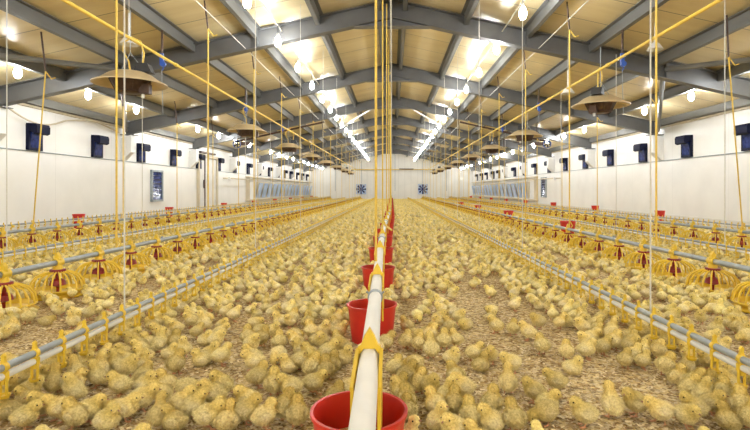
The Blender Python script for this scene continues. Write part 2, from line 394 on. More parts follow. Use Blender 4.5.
# blue pulley hooks on dark rods
def pulley(x, y, lab, drop=.35):
    zt = roof(x)-.1
    t = thing('pulley_hook', lab, 'pulley', (x, y, zt-drop-.25), 0, 'blue pulleys under the purlins')
    mb = MB(); mb.tube([(0, 0, .18), (.01, 0, drop+.25)], .018, 'iron', 6); link('hanger_rod', mb.mesh('hanger_rod'), t)
    mb = MB(); mb.box((0, 0, .1), (.055, .05, .2), 'blue'); mb.lathe([(.001, -.03), (.045, -.03), (.045, .03), (.001, .03)], (.02, 0, .02), 'blue', 12, 'y'); mb.tube([(0, 0, .0), (.03, 0, -.05), (.0, 0, -.09)], .010, 'blue', 6)
    link('pulley_block', mb.mesh('pulley_block'), t)
    mb = MB(); mb.tube([(0, 0, -.09), (.02, 0, -.85)], .005, 'galv', 5); link('chain', mb.mesh('chain'), t)
for s in (-1, 1):
    for k, y in enumerate((8.6, 13.5, 18.0)):
        pulley(s*3.92, y, 'blue pulley hook on a dark rod, %s on the %s slope' % (ORD[k], SIDE[s]), .45)
# blue circulation fans at the end of the dark bars
def ring_fan(nm, R, depth, blades, fm, bm_, lab, loc, axis='y', rz=0, sq=False, cat='fan', group=None):
    t = thing(nm, lab, cat, loc, rz, group)
    mb = MB()
    if sq:
        o = R*1.04
        for (cx, cz, dx, dz) in ((0, o, 2*o+.06, .06), (0, -o, 2*o+.06, .06), (o, 0, .06, 2*o), (-o, 0, .06, 2*o)): mb.box((cx, 0, cz), (dx, depth, dz), fm)
    mb.lathe([(R, -depth/2), (R*1.06, -depth/2), (R*1.06, depth/2), (R, depth/2)], (0, 0, 0), fm, 28, 'y', closed=True)
    link('fan_frame', mb.mesh('fan_frame'), t)
    mb = MB(); mb.lathe([(.001, -depth*.4), (R*.2, -depth*.35), (R*.2, depth*.2), (.001, depth*.2)], (0, 0, 0), bm_, 14, 'y'); link('hub', mb.mesh('hub'), t)
    for k in range(blades):
        w = 2*PI*k/blades; mb = MB(); R_ = Matrix.Rotation(w, 3, 'Y') @ Matrix.Rotation(.5, 3, 'X')
        pts = [Vector((R*.15, 0, -R*.08)), Vector((R*.95, 0, -R*.26)), Vector((R*.97, 0, R*.2)), Vector((R*.15, 0, R*.08))]
        vs = [Matrix.Rotation(w, 3, 'Y') @ (Matrix.Rotation(.45, 3, 'X') @ p) for p in pts]; vs += [v+Vector((0, .008, 0)) for v in vs]
        mb.add(vs, [(0, 1, 2, 3), (7, 6, 5, 4), (0, 4, 5, 1), (1, 5, 6, 2), (2, 6, 7, 3), (3, 7, 4, 0)], bm_); link('fan_blade', mb.mesh('fan_blade', False), t)
    return t
for s in (-1, 1):
    t = ring_fan('circulation_fan', .14, .12, 5, 'blue', 'navy', 'small blue round fan on the dark bar, %s side' % SIDE[s], (s*5.8, 18.9, H+1.72), group='blue roof fans')
    mb = MB(); mb.tube([(0, .05, .12), (0, .1, .2)], .015, 'iron', 6); mb.box((-s*.3, .05, .02), (.32, .12, .12), 'iron'); link('motor_housing', mb.mesh('motor_housing'), t)
# exhaust fans on the end wall
for s in (-1, 1):
    t = ring_fan('exhaust_fan', .50, .12, 8, 'white', 'bluegloss', 'blue bladed square exhaust fan low on the far wall, %s' % SIDE[s], (s*3.05-.0, Y1-.07, H+.08), sq=True, group='far wall fans')
    mb = MB(); mb.box((0, .05, 0), (.98, .02, .98), 'windowblue'); link('back_panel', mb.mesh('back_panel', False), t)
rod('cross_pipe', (-4.0, 49.6, H+2.02), (5.4, 49.6, H+2.02), .035, 'gaspipe', 'yellow pipe crossing high on the far wall', 'pipe')
rod('pipe_bracket', (.7, 49.3, H+2.05), (2.1, 49.3, H+2.05), .05, 'iron', 'short dark bar on the yellow pipe at the far wall', 'bar')
for k, x in enumerate((.3, -3.0, 3.0, -5.6, 5.4)):
    nm = ['beside the middle', 'above the left fan', 'above the right fan', 'left of the left fan', 'right of the right fan'][k]
    rod('wall_conduit', (x, 49.9, H+.62 if k in (1, 2) else H-.1), (x, 49.9, roof(x)-.25), .022, 'galv', 'thin grey conduit down the far wall %s' % nm, 'conduit', 'far wall conduits', 6)

# ------------------------------------------------------------------ wall fittings
def inlet_meshes(s):
    R = {}
    mb = MB(); d = .07; w = .225; h = .28
    for (cy, cz, dy, dz) in ((0, h-.03, 2*w, .06), (0, -h+.03, 2*w, .06), (w-.03, 0, .06, 2*h), (-w+.03, 0, .06, 2*h)): mb.box((-s*d/2, cy, cz), (d, dy, dz), 'navy')
    mb.box((-s*.01, 0, 0), (.02, .43, .52), 'navy'); R['inlet_frame'] = mb.mesh('inlet_frame', False)
    mb = MB(); mb.prism([(-s*.03, -.24), (-s*.06, -.24), (-s*.10, .12), (-s*.06, .12)], -.17, .17, 'bluegloss'); R['flap'] = mb.mesh('flap', False)
    mb = MB(); mb.prism([(0, .31), (-s*.22, .30), (-s*.245, .24), (-s*.24, .10), (-s*.18, .07), (-s*.14, .13), (0, .15)], -.215, .215, 'navy'); R['hood'] = mb.mesh('hood', False)
    return R
for s in (-1, 1):
    R = inlet_meshes(s)
    for k in range(16):
        y = 11.25+2.39*k; q = round(y/5)*5
        if abs(y-q) < .42: y = q+(.42 if y > q else -.42)
        t = thing('air_inlet', 'navy blue hooded air inlet on the %s wall, %s' % (SIDE[s], ORD[k]), 'air inlet', (s*W, y, H+1.16), 0, 'air inlets on the side walls')
        for n in R: link(n, R[n], t)
    rod('actuator_rod', (s*(W-.014), 2, H+.86), (s*(W-.014), 49.5, H+.86), .012, 'galv', 'thin steel rod along the %s wall under the inlets' % SIDE[s], 'rod', 'wall actuator rods', 6)
    # dark glazed panel
    y = 17.1 if s < 0 else 26.5
    t = thing('wall_vent_panel', 'grey framed blue glazed panel on the %s wall' % SIDE[s], 'window panel', (s*W, y, H+.14), 0)
    mb = MB()
    for (cy, cz, dy, dz) in ((0, .5, .8, .06), (0, -.5, .8, .06), (.37, 0, .06, 1.0), (-.37, 0, .06, 1.0)): mb.box((-s*.04, cy, cz), (.08, dy, dz), 'galv')
    link('panel_frame', mb.mesh('panel_frame', False), t)
    mb = MB()
    for k in range(7): mb.box((-s*.035, 0, -.41+k*.137), (.014, .7, .125), 'bluegloss', Matrix.Rotation(s*.25, 3, 'Y'))
    link('glazing', mb.mesh('glazing', False), t)
    # water pipe stub
    mb = MB(); mb.tube([(0, 0, 0), (-s*.28, 0, .0), (-s*.28, 1.2, .0), (-s*.28, 5, .02)], .03, 'trim', 6); mb.box((-s*.3, 0, -.02), (.1, .1, .16), 'white')
    tag(link('wall_water_pipe', mb.mesh('wall_water_pipe'), None, (s*W, 23.9, H+.56)), 'small beige pipe with valve on the %s wall' % SIDE[s], 'pipe')
    # long bank of tilted panes
    ya, yb = 29.3, 49.2
    t = struct('window_%d' % (1 if s < 0 else 2), MB().box((s*(W-.02), (ya+yb)/2, H+.02), (.04, yb-ya, .95), 'trim'))
    mb = MB(); mb.box((s*(W-.12), (ya+yb)/2-.7, H-.56), (.24, yb-ya+2, .08), 'trim'); mb.box((s*(W-.10), (ya+yb)/2-.7, H+.72), (.20, yb-ya+2, .06), 'trim')
    mb.box((s*(W-.10), ya-1.6, H+.08), (.2, .08, 1.3), 'trim')
    o = link('window_frame', mb.mesh('window_frame', False), t)
    pm = MB(); pm.prism([(-s*.05, -.44), (-s*.07, -.44), (-s*.27, .42), (-s*.25, .42)], -.42, .42, 'windowblue'); pmm = pm.mesh('pane', False)
    for k in range(16): link('pane', pmm, t, (s*W, ya+.65+k*1.25, H-.01))
# double door on the left wall
mb = MB(); mb.box((-W+.02, 21.8, 1.15), (.04, 2.1, 2.3), 'greybox'); d = struct('door_1', mb)
mb = MB()
for (cy, cz, dy, dz) in ((20.72, 1.18, .10, 2.36), (22.88, 1.18, .10, 2.36), (21.8, 2.38, 2.26, .12)): mb.box((-W+.05, cy, cz), (.12, dy, dz), 'trim')
mb.box((-W+.12, 21.6, 2.52), (.10, 1.7, .07), 'iron'); link('door_frame', mb.mesh('door_frame', False), d)
mb = MB(); mb.box((-W+.055, 21.45, 1.15), (.03, .07, 2.25), 'iron'); link('door_gap', mb.mesh('door_gap', False), d)
mb = MB(); mb.box((-W+.08, 21.30, 1.2), (.05, .05, .35), 'iron'); link('door_handle', mb.mesh('door_handle', False), d)
# cream hose drooping along the top of the left wall
mb = MB(); pts = []
for k in range(25):
    u = k/24; y = 10.2+u*4.4
    pts.append((0, y-10.2, .10-.32*math.sin(min(1, u/.5)*PI)*(u < .5)*.9+(.10*math.sin((u-.5)/.5*PI*1.2)-.05 if u >= .5 else 0)))
mb.tube(pts, .018, 'hose', 6)
tag(link('wall_hose', mb.mesh('wall_hose'), None, (-W+.12, 10.2, H+1.66)), 'cream hose sagging below the eave of the left wall', 'hose')

# ------------------------------------------------------------------ feeding and drinking lines
YN = 1.0; YF = 48.6
def rel(o, loc): o.location = loc; return o
# nipple drinker mesh: clip round both pipes, peak above, arm and drip cup below (origin on grey pipe centre)
def nipple_mesh():
    mb = MB()
    mb.lathe([(.0155, -.011), (.021, -.009), (.021, .009), (.0155, .011)], (0, 0, 0), 'yellow', 12, 'y', closed=True)
    mb.prism([(-.012, .014), (.012, .014), (.006, .034), (.009, .046), (0, .056), (-.009, .046), (-.006, .034)], -.006, .006, 'yellow')
    mb.box((0, 0, -.035), (.034, .02, .034), 'yellow')
    for sx in (-1, 1): mb.box((sx*.013, 0, -.085), (.005, .012, .080), 'yellow')
    mb.box((0, 0, -.060), (.014, .012, .022), 'yellow')
    mb.box((0, 0, -.122), (.030, .014, .008), 'yellow')
    mb.lathe([(.001, -.128), (.020, -.126), (.026, -.112), (.023, -.112), (.018, -.122), (.001, -.124)], (0, 0, 0), 'yellow', 12)
    return mb.mesh('nipple_drinker')
NM = nipple_mesh()
def merged(mesh_parts, name):
    # many transformed copies of small meshes as one mesh
    V = []; Fs = []; MI = []; base = 0
    for me, off in mesh_parts:
        n = len(me.vertices); co = np.empty(n*3); me.vertices.foreach_get('co', co); V.append(co.reshape(-1, 3)+np.array(off))
        for p in me.polygons: Fs.append(tuple(base+i for i in p.vertices)); MI.append(p.material_index)
        base += n
    m2 = bpy.data.meshes.new(name); m2.from_pydata(np.concatenate(V).tolist(), [], Fs)
    for m in mesh_parts[0][0].materials: m2.materials.append(m)
    m2.polygons.foreach_set('material_index', MI)
    return m2
def nipple_line(x, z, y0, lab, pitch=.182):
    t = thing('drinker_line', lab, 'drinker line', (x, 0, z), 0, 'nipple drinker lines')
    mb = MB(); mb.tube([(0, YN, 0), (0, YF, 0)], .0155, 'galv', 10); link('support_pipe', mb.mesh('support_pipe'), t)
    mb = MB(); mb.tube([(0, YN, -.036), (0, YF, -.036)], .0145, 'pvc', 10); link('water_pipe', mb.mesh('water_pipe'), t)
    ys = [y0+pitch*k for k in range(int((YF-y0)/pitch))]
    for y in ys[:99]: link('nipple_drinker', NM, t, (0, y, 0))
    o = link('nipple_drinker', merged([(NM, (0, y, 0)) for y in ys[99:]], 'nipple_drinkers'), t); o['kind'] = 'stuff'
    mb = MB(); mb.box((0, 0, 0), (.04, .05, .045), 'yellow'); jm = mb.mesh('pipe_joint', False)
    for k in range(9): link('pipe_joint', jm, t, (0, y0+.55*1+k*2.4, -.03))
    return t
ZL = H-.73
nipple_line(-1.60, ZL, 2.08-.182*5, 'grey and white drinker line left of the red buckets')
nipple_line(1.51, ZL, 2.0-.182*5, 'grey and white drinker line right of the red buckets')
nipple_line(-4.50, ZL, 4.0, 'drinker line between the two left pan lines')
nipple_line(4.35, ZL, 4.0, 'drinker line between the two right pan lines')
nipple_line(-7.1, H-.65, 6.5, 'drinker line closest to the left wall')
nipple_line(6.7, H-.68, 6.5, 'drinker line closest to the right wall')

# pan feeder: origin at pipe centre; floor is .30 below
def pan_meshes(lo=False):
    R = {}; D = .30; n = 14 if lo else 20
    g = MB()
    for k in range(n):
        w = 2*PI*k/n; c, s_ = math.cos(w), math.sin(w)
        pts = [(.05, -.080), (.11, -.090), (.165, -.118), (.200, -.165), (.213, -.235)]
        g.tube([(r*c, r*s_, z) for r, z in (pts[::2] if lo else pts)], .0075 if not lo else .010, 'yellow', 3 if lo else 5)
    g.tube([(.213*math.cos(a*PI/12), .213*math.sin(a*PI/12), -.237) for a in range(24)], .008, 'yellow', 4 if lo else 6, closed=True)
    p = MB(); p.lathe([(.001, -.275), (.17, -.275), (.195, -.235), (.19, -.235), (.165, -.262), (.001, -.262)], (0, 0, 0), 'yellow', 12 if lo else 20)
    p.lathe([(.001, -.262), (.012, -.262), (.014, -.215), (.066, -.200), (.056, -.160), (.018, -.140), (.016, -.075), (.001, -.07)], (0, 0, 0), 'darkred', 12 if lo else 20)
    p.lathe([(.03, -.060), (.062, -.060), (.066, -.085), (.03, -.085)], (0, 0, 0), 'darkred', 12 if lo else 20, closed=True)
    p.lathe([(.17, -.273), (.23, -.285), (.225, -.296), (.10, -.298), (.001, -.298)], (0, 0, 0), 'yellow', 12 if lo else 20)
    c = MB(); c.lathe([(.028, -.035), (.034, .035), (.026, .035)], (0, 0, 0), 'yellow', 8)
    c.lathe([(.030, -.045), (.036, -.045), (.036, .045), (.030, .045)], (0, 0, 0), 'yellow', 12, 'y', closed=True)
    c.prism([(-.030, .015), (.030, .015), (.018, .045), (.020, .060), (0, .090), (-.020, .060), (-.018, .045)], -.018, .018, 'yellow')
    c.lathe([(.040, -.062), (.034, -.02), (.030, -.02)], (0, 0, 0), 'yellow', 10)
    R['pan'] = p; R['grill'] = g; R['clamp'] = c
    return R
hi = pan_meshes(); lo = pan_meshes(True)
PAN, GRILL, CLAMP = hi['pan'].mesh('feeder_pan'), hi['grill'].mesh('grill'), hi['clamp'].mesh('pan_clamp')
allm = MB()
for q in ('pan', 'grill', 'clamp'):
    b_ = lo[q]
    k = len(allm.v); allm.v += b_.v
    for f, mi in zip(b_.f, b_.m): allm.f.append(tuple(k+a for a in f)); allm.m.append(allm.mi(b_.mats[mi]))
PANLO = allm.mesh('feeder_pan')
mb = MB(); mb.lathe([(.024, -.03), (.030, -.028), (.030, .028), (.024, .03)], (0, 0, 0), 'galv', 12, 'y', closed=True); mb.box((0, 0, .036), (.02, .03, .018), 'galv'); COUP = mb.mesh('pipe_coupling')
def pan_line(x, y0, lab, pitch=.633, zp=.30):
    t = thing('pan_feeder_line', lab, 'feeder line', (x, 0, zp), 0, 'pan feeder lines')
    mb = MB(); mb.tube([(0, YN, 0), (0, YF, 0)], .0245, 'galv', 12); link('auger_pipe', mb.mesh('auger_pipe'), t)
    k = 0; y = y0
    while y < YF-.3:
        if y < 15:
            p = link('feeder_pan', PAN, t, (0, y, 0), random.uniform(0, .4)); link('grill', GRILL, p); link('pan_clamp', CLAMP, t, (0, y, 0))
        else: link('feeder_pan', PANLO, t, (0, y, 0))
        y += pitch; k += 1
    for k in range(16): link('pipe_coupling', COUP, t, (0, y0+.42+k*2.9, 0))
    return t
pan_line(-3.0, 3.9-.633, 'yellow pan feeder line left of the inner left drinker line')
pan_line(2.93, 3.98-.633, 'yellow pan feeder line right of the inner right drinker line')
pan_line(-5.9, 7.0-.633, 'yellow pan feeder line nearest the left wall')
pan_line(5.45, 6.6-.633, 'yellow pan feeder line nearest the right wall')

# central feed pipe with brackets over red buckets
def cxp(y): return -(.058+.012*y) if y < 5 else (-.118-.003*(y-5) if y < 8 else min(-.127+.011*(y-8), -.06))
BY = [1.66+1.54*k for k in range(30)]
def bucket_mesh(ht=.23, rt=.156, rb=.128):
    mb = MB()
    mb.lathe([(.001, 0), (rb, 0), (rt-.004, ht-.012), (rt+.004, ht-.010), (rt+.004, ht), (rt-.006, ht), (rt-.010, ht-.012), (rb-.006, .012), (.001, .010)], (0, 0, 0), 'red', 40)
    return mb.mesh('bucket')
BM = bucket_mesh()
mb = MB(); mb.lathe([(.001, .15), (.05, .145), (.09, .125), (.128, .115)], (0, 0, 0), 'feed', 24); FEED = mb.mesh('feed')
def bucket(x, y, lab, group):
    o = tag(link('red_bucket', BM, None, (x, y, 0), random.uniform(0, 6)), lab, 'bucket', group)
    f = link('feed', FEED, o); return o
for k, y in enumerate(BY):
    bucket(cxp(y)-(.03 if k < 2 else .015), y, 'red feed bucket under the central pipe, %s to the camera' % ORD[k], 'red buckets down the middle')
t = thing('central_feed_line', 'white central feed pipe with yellow brackets over the red buckets', 'feeder line', (0, 0, 0))
ZP = .37; RP = .0335
mb = MB(); ys = [.9+.4*k for k in range(12)]+[6, 8, 12, 20, 30, 40, 48.8]
mb.tube([(cxp(y), y, ZP) for y in ys], RP, 'pvc', 20); link('feed_pipe', mb.mesh('feed_pipe'), t)
def bracket_mesh():
    mb = MB(); w = .040; y0, y1 = -.20, .07
    # two side plates running along the pipe and tapering into the bucket
    for s in (-1, 1):
        o = [(y0, -.004), (y1, .030), (y1, -.10), (y1-.02, -.21), (y0+.02, -.21), (y0, -.08)]
        x0, x1 = s*(w-.005), s*(w+.005)
        n = len(o); vs = [(x0, a, b) for a, b in o]+[(x1, a, b) for a, b in o]
        mb.add(vs, [tuple(range(n)), tuple(range(2*n-1, n-1, -1))]+[(i, i+n, (i+1) % n+n, (i+1) % n) for i in range(n)], 'yellow')
        mb.box((s*(w+.002), (y0+y1)/2, .012), (.010, y1-y0, .010), 'yellow', Matrix.Rotation(.125, 3, 'X'))
    # back arch with peak
    mb.prism([(-w, -.02), (-w, .040), (-.028, .048), (-.018, .075), (0, .105), (.018, .075), (.028, .048), (w, .040), (w, -.02), (.0345, -.02), (.034, .014), (.020, .033), (-.020, .033), (-.034, .014), (-.0345, -.02)], y1-.012, y1+.012, 'yellow')
    mb.prism([(-.030, .034), (.030, .034), (.016, .055), (0, .088), (-.016, .055)], y1+.01, y1+.05, 'yellow')
    mb.tube([(0, y1-.05, -.03), (0, y1-.06, -.2)], [.026, .022], 'yellow', 10)
    return mb.mesh('drop_bracket', False)
BRK = bracket_mesh()
for y in BY: link('drop_bracket', BRK, t, (cxp(y), y+.02, ZP))
mb = MB(); mb.lathe([(RP, -.016), (RP+.008, -.014), (RP+.008, .014), (RP, .016)], (0, 0, 0), 'galv', 20, 'y', closed=True)
for s in (-1, 1): mb.tube([(s*.03, 0, .015), (s*.048, 0, .03)], .006, 'galv', 6)
CL = mb.mesh('pipe_clamp')
for k in range(16): y = 2.74+3.16*k; link('pipe_clamp', CL, t, (cxp(y), y, ZP))
mb = MB(); mb.tube([(-.02, 0, 0), (.12, -1.1, -.02)], .012, 'ycord', 6); 
tag(link('prop_stick', mb.mesh('prop_stick'), None, (cxp(7.2), 7.4, ZP+.10)), 'slanting yellow rod lying across the central feed pipe', 'rod')

# red boxes: beside the inner right pan line and along both walls
mb = MB(); mb.lathe([(.001, 0), (.09, 0), (.135, .36), (.14, .36), (.14, .38), (.125, .38), (.08, .02), (.001, .02)], (0, 0, 0), 'red', 20); TB = mb.mesh('tall_bucket')
for k, y in enumerate((4.12, 9.2, 13.9, 18.8, 23.6)):
    tag(link('tall_red_bucket', TB, None, (3.22, y+.05, 0)), 'tall red bucket behind the inner right pan line, %s' % ORD[k], 'bucket', 'tall red buckets by the pan line')
for s in (-1, 1):
    for k, y in enumerate([11.8, 16.6, 22.0, 26.8, 31.6, 36.4, 41.2, 46] if s < 0 else [13.8, 18.2, 22.9, 27.6, 32.4, 37.2, 42, 46.8]):
        tag(link('tall_red_bucket', TB, None, (s*7.32, y, 0), 0, (.95, .95, 1.02)), 'tall red bucket at the foot of the %s wall, %s' % (SIDE[s], ORD[k]), 'bucket', 'tall red buckets by the walls')

# ------------------------------------------------------------------ hanging cords
def cord(x, y, zb, m, lab, r, zt=None, rodlen=.45, hook=True, grp='suspension cords', dx=0, dy=0):
    zt = zt or roof(x)-.2
    t = thing('suspension_cord', lab, 'cord', (x, y, zb), 0, grp)
    h = zt-zb; mb = MB(); mb.tube([(0, 0, 0), (dx, dy, h-rodlen)], r, m, 6)
    if hook:
        mb.tube([(dx, dy, h-rodlen), (dx+.09, dy, h-rodlen-.12), (dx+.15, dy, h-rodlen-.10)], r*.9, m, 5)
        mb.tube([(.0, 0, .12), (.05, 0, .03), (.03, 0, 0)], r*.8, m, 5)
    link('cord', mb.mesh('cord'), t)
    if rodlen > .05:
        mb = MB(); mb.tube([(dx, dy, h-rodlen), (dx-.05, dy-.03, h+.15)], .013, 'iron', 6); link('hanger_rod', mb.mesh('hanger_rod'), t)
for s in (-1, 1):
    x = -3.0 if s < 0 else 2.93
    for k in range(16):
        y = (5.5 if s < 0 else 5.6)+2.74*k
        cord(x, y, .33, 'ycord', 'yellow cord holding the inner %s pan line, %s' % (SIDE[s], ORD[k]), .011 if k < 3 else .010, rodlen=.3)
    x = -1.6 if s < 0 else 1.51
    for k in range(14):
        y = (3.02 if s < 0 else 2.95)+2.9*k+(.0)
        cord(x, y, ZL+.02, 'wcord', 'white cord holding the inner %s drinker line, %s' % (SIDE[s], ORD[k]), .0045, rodlen=.0, hook=False)
    x = -4.5 if s < 0 else 4.35
    for k in range(12):
        y = (5.9 if s < 0 else 6.6)+3.2*k
        cord(x, y, ZL+.02, 'wcord', 'white cord holding the %s drinker line between pan lines, %s' % (SIDE[s], ORD[k]), .006, rodlen=.0, hook=False)
    x = -5.9 if s < 0 else 5.45
    for k in range(13):
        y = (8.3 if s < 0 else 7.85)+2.78*k
        cord(x, y, .33, 'ycord', 'yellow cord holding the pan line nearest the %s wall, %s' % (SIDE[s], ORD[k]), .010, rodlen=.45, dx=-s*.55 if k == 0 else 0, dy=-.5 if k == 0 else 0)
for k in range(16):
    y = [3.9, 6.9, 9.5][k] if k < 3 else 9.5+2.75*(k-2)
    cord([-.124, -.128, -.10][k] if k < 3 else cxp(y), y, ZP+.03, 'ycord', 'yellow cord holding the central feed pipe, %s' % ORD[k], .011, zt=H+3.5, rodlen=0, hook=False)

# ------------------------------------------------------------------ chicks
def ell(bm, c, r, rot=None, seg=16):
    M4 = Matrix.Translation(c) @ (rot.to_4x4() if rot is not None else Matrix.Identity(4)) @ Matrix.Diagonal((r[0], r[1], r[2], 1))
    bmesh.ops.create_uvsphere(bm, u_segments=seg, v_segments=seg//2+2, radius=1, matrix=M4)
def seg(bm, a, b, ra, rb, k=6):
    a = Vector(a); b = Vector(b)
    for i in range(k+1):
        u = i/k; r = ra+(rb-ra)*u; ell(bm, a.lerp(b, u), (r, r, r), seg=10)
def evaluated(bm, mods):
    me = bpy.data.meshes.new('tmp'); bm.to_mesh(me); o = bpy.data.objects.new('tmp', me); COL.objects.link(o)
    for typ, kw in mods:
        m = o.modifiers.new('m', typ)
        for k, v in kw.items(): setattr(m, k, v)
    dg = bpy.context.evaluated_depsgraph_get(); dg.update()
    out = bpy.data.meshes.new_from_object(o.evaluated_get(dg))
    bpy.data.objects.remove(o); bpy.data.meshes.remove(me)
    return out
def chick_variant(p):
    """one pose of a chick facing +X, feet at z=0; returns dict of meshes"""
    bm = bmesh.new(); pitch = p.get('pitch', .15); hz = p.get('body', .066)
    R = Matrix.Rotation(-pitch, 3, 'Y')
    bc = Vector((0, 0, hz))
    B = lambda v: bc+R @ Vector(v)
    fat = p.get('fat', 1.0)
    ell(bm, B((-.002, 0, 0)), (.042, .041*fat, .040), R, 20)
    ell(bm, B((.014, 0, .000)), (.034, .038*fat, .037), R)
    ell(bm, B((-.022, 0, .003)), (.030, .033, .030), R)
    seg(bm, B((-.036, 0, .008)), B((-.051, 0, .014)), .017, .008, 4)           # tail
    for s in (-1, 1): ell(bm, B((-.006, s*.038*fat, .003)), (.028, .009, .019), R @ Matrix.Rotation(.2, 3, 'Y'))  # wings
    hd = Vector(p['head']); nk = B((.022, 0, .014))
    seg(bm, nk, hd, .026, .0175, 6)
    yaw = p.get('yaw', 0); hp = p.get('hpitch', 0)
    HR = Matrix.Rotation(yaw, 3, 'Z') @ Matrix.Rotation(hp, 3, 'Y')
    ell(bm, hd, (.0245, .0225, .0225), HR, 16)
    ell(bm, hd+HR @ Vector((.014, 0, -.004)), (.013, .013, .012), HR)
    legs = []
    if p.get('legs', True):
        for s, lx in zip((-1, 1), p.get('lx', (0, 0))):
            hip = Vector((0, s*.017, hz-.020)); knee = Vector((-.006+lx*.5, s*.017, .030)); foot = Vector((.002+lx, s*.017, .005))
            seg(bm, hip, knee, .017, .0075, 5); seg(bm, knee, foot, .0042, .0038, 8)
            legs.append((knee, foot))
            for a in (-.5, 0, .5): seg(bm, foot, foot+Vector((.020*math.cos(a), .020*math.sin(a), -.001)), .0035, .0028, 6)
            seg(bm, foot, foot+Vector((-.011, 0, 0)), .0035, .0026, 4)
    hi_ = evaluated(bm, [('REMESH', dict(mode='VOXEL', voxel_size=.0024, use_smooth_shade=True)), ('SMOOTH', dict(factor=.6, iterations=3)), ('DECIMATE', dict(ratio=.16))])
    md = evaluated(bm, [('REMESH', dict(mode='VOXEL', voxel_size=.0034, use_smooth_shade=True)), ('SMOOTH', dict(factor=.5, iterations=3)), ('DECIMATE', dict(ratio=.045))])
    lw = evaluated(bm, [('REMESH', dict(mode='VOXEL', voxel_size=.0045, use_smooth_shade=True)), ('DECIMATE', dict(ratio=.035))])
    bm.free()
    headc = np.array(hd); wing = [np.array(B((-.006, s*.034*fat, .006))) for s in (-1, 1)]
    def colour(co, rng, amt=.10):
        dh = np.linalg.norm(co-headc, axis=1); th = np.clip(1-(dh-.018)/.045, 0, 1)
        y_ = np.array([.92, .765, .29]); c_ = np.array([.92, .82, .46]); w_ = np.array([.95, .89, .70])
        c = c_+(y_-c_)*th[:, None]
        dw = np.minimum(*[np.linalg.norm((co-w)*np.array([1, 1, 1.3]), axis=1) for w in wing])
        tw = np.clip(1-dw/.030, 0, 1)*.8; c = c+(w_-c)*tw[:, None]
        return np.clip(c*(1+rng.uniform(-amt, amt, (len(co), 1))), 0, 1)
    def islegs(c):
        if c[2] > .034: return False
        for k, f in legs:
            ab = f-k; t_ = max(0, min(1, (Vector(c)-k).dot(ab)/ab.dot(ab)))
            if (Vector(c)-(k+ab*t_)).length < .0075 and c[2] < .030: return True
            if c[2] < .009 and (Vector(c)-f).length < .026: return True
        return False
    beak = MB(); fwd = HR
    def Hh(v): return tuple(hd+HR @ Vector(v))
    bk = [Hh(v) for v in ((.022, .0055, -.001), (.022, -.0055, -.001), (.022, 0, .004), (.038, 0, -.005), (.022, 0, -.0095))]
    beak.add(bk, [(0, 2, 3), (2, 1, 3), (0, 3, 4), (3, 1, 4), (0, 4, 1), (0, 1, 2)], 'beak')
    eyes = []
    for s in (-1, 1):
        e = MB(); c = Hh((.0105, s*.0205, .0035))
        e.lathe([(.0002, -.0034), (.0024, -.0024), (.0034, 0), (.0024, .0024), (.0002, .0034)], c, 'eye', 8); eyes.append(e)
    out = {'beak': beak.mesh('beak'), 'eye': [e.mesh('eye') for e in eyes]}
    rng = np.random.default_rng(3)
    def finish(me, name, fuzz, addhead):
        n = len(me.vertices); co = np.empty(n*3); me.vertices.foreach_get('co', co); co = co.reshape(-1, 3)
        faces = [tuple(q.vertices) for q in me.polygons]; cents = [tuple(q.center) for q in me.polygons]; nrm = [q.normal.copy() for q in me.polygons]
        areas = np.array([q.area for q in me.polygons])
        mi = [1 if islegs(c) else 0 for c in cents]
        V = co.tolist(); C = colour(co, rng).tolist(); smooth = [True]*len(faces)
        if fuzz:
            ok = np.array([m == 0 for m in mi]); pr = areas*ok; pr /= pr.sum()
            for i in rng.choice(len(faces), fuzz, p=pr):
                vs = [Vector(co[j]) for j in faces[i]]; w = rng.dirichlet(np.ones(len(vs)))
                c = sum((v*float(a) for v, a in zip(vs, w)), Vector())
                nn = nrm[i]; back = R @ Vector((-1, 0, -.25)); d = (nn*.75+back*.65+Vector(rng.uniform(-.35, .35, 3))).normalized()
                side = d.cross(nn); side = side.normalized() if side.length > 1e-4 else Vector((0, 1, 0))
                ln = rng.uniform(.006, .014); wd = .0011
                k = len(V); V += [tuple(c-side*wd-nn*.001), tuple(c+side*wd-nn*.001), tuple(c+d*ln)]
                cc = colour(np.array([c]), rng, .14)[0].tolist(); C += [cc]*3
                faces.append((k, k+1, k+2)); mi.append(0); smooth.append(False)
        mats = ['down', 'skin', 'beak', 'eye']
        if addhead:
            for b_, idx in [(beak, 2)]+[(e, 3) for e in eyes]:
                k = len(V); V += b_.v; C += [[.5, .3, .2]]*len(b_.v)
                for f in b_.f: faces.append(tuple(k+a for a in f)); mi.append(idx); smooth.append(False)
        m2 = bpy.data.meshes.new(name); m2.from_pydata(V, [], faces)
        for q in mats: m2.materials.append(M[q])
        m2.polygons.foreach_set('material_index', mi); m2.polygons.foreach_set('use_smooth', smooth)
        at = m2.color_attributes.new('col', 'FLOAT_COLOR', 'POINT'); arr = np.ones((len(V), 4)); arr[:, :3] = np.array(C); at.data.foreach_set('color', arr.ravel())
        return m2
    out['hi'] = finish(hi_, 'chick', 4200, False)
    out['full'] = finish(hi_, 'chick', 2400, True)
    out['md'] = finish(md, 'chick_mid', 120, True)
    lwm = finish(lw, 'chick_far', 0, False); out['lw'] = lwm
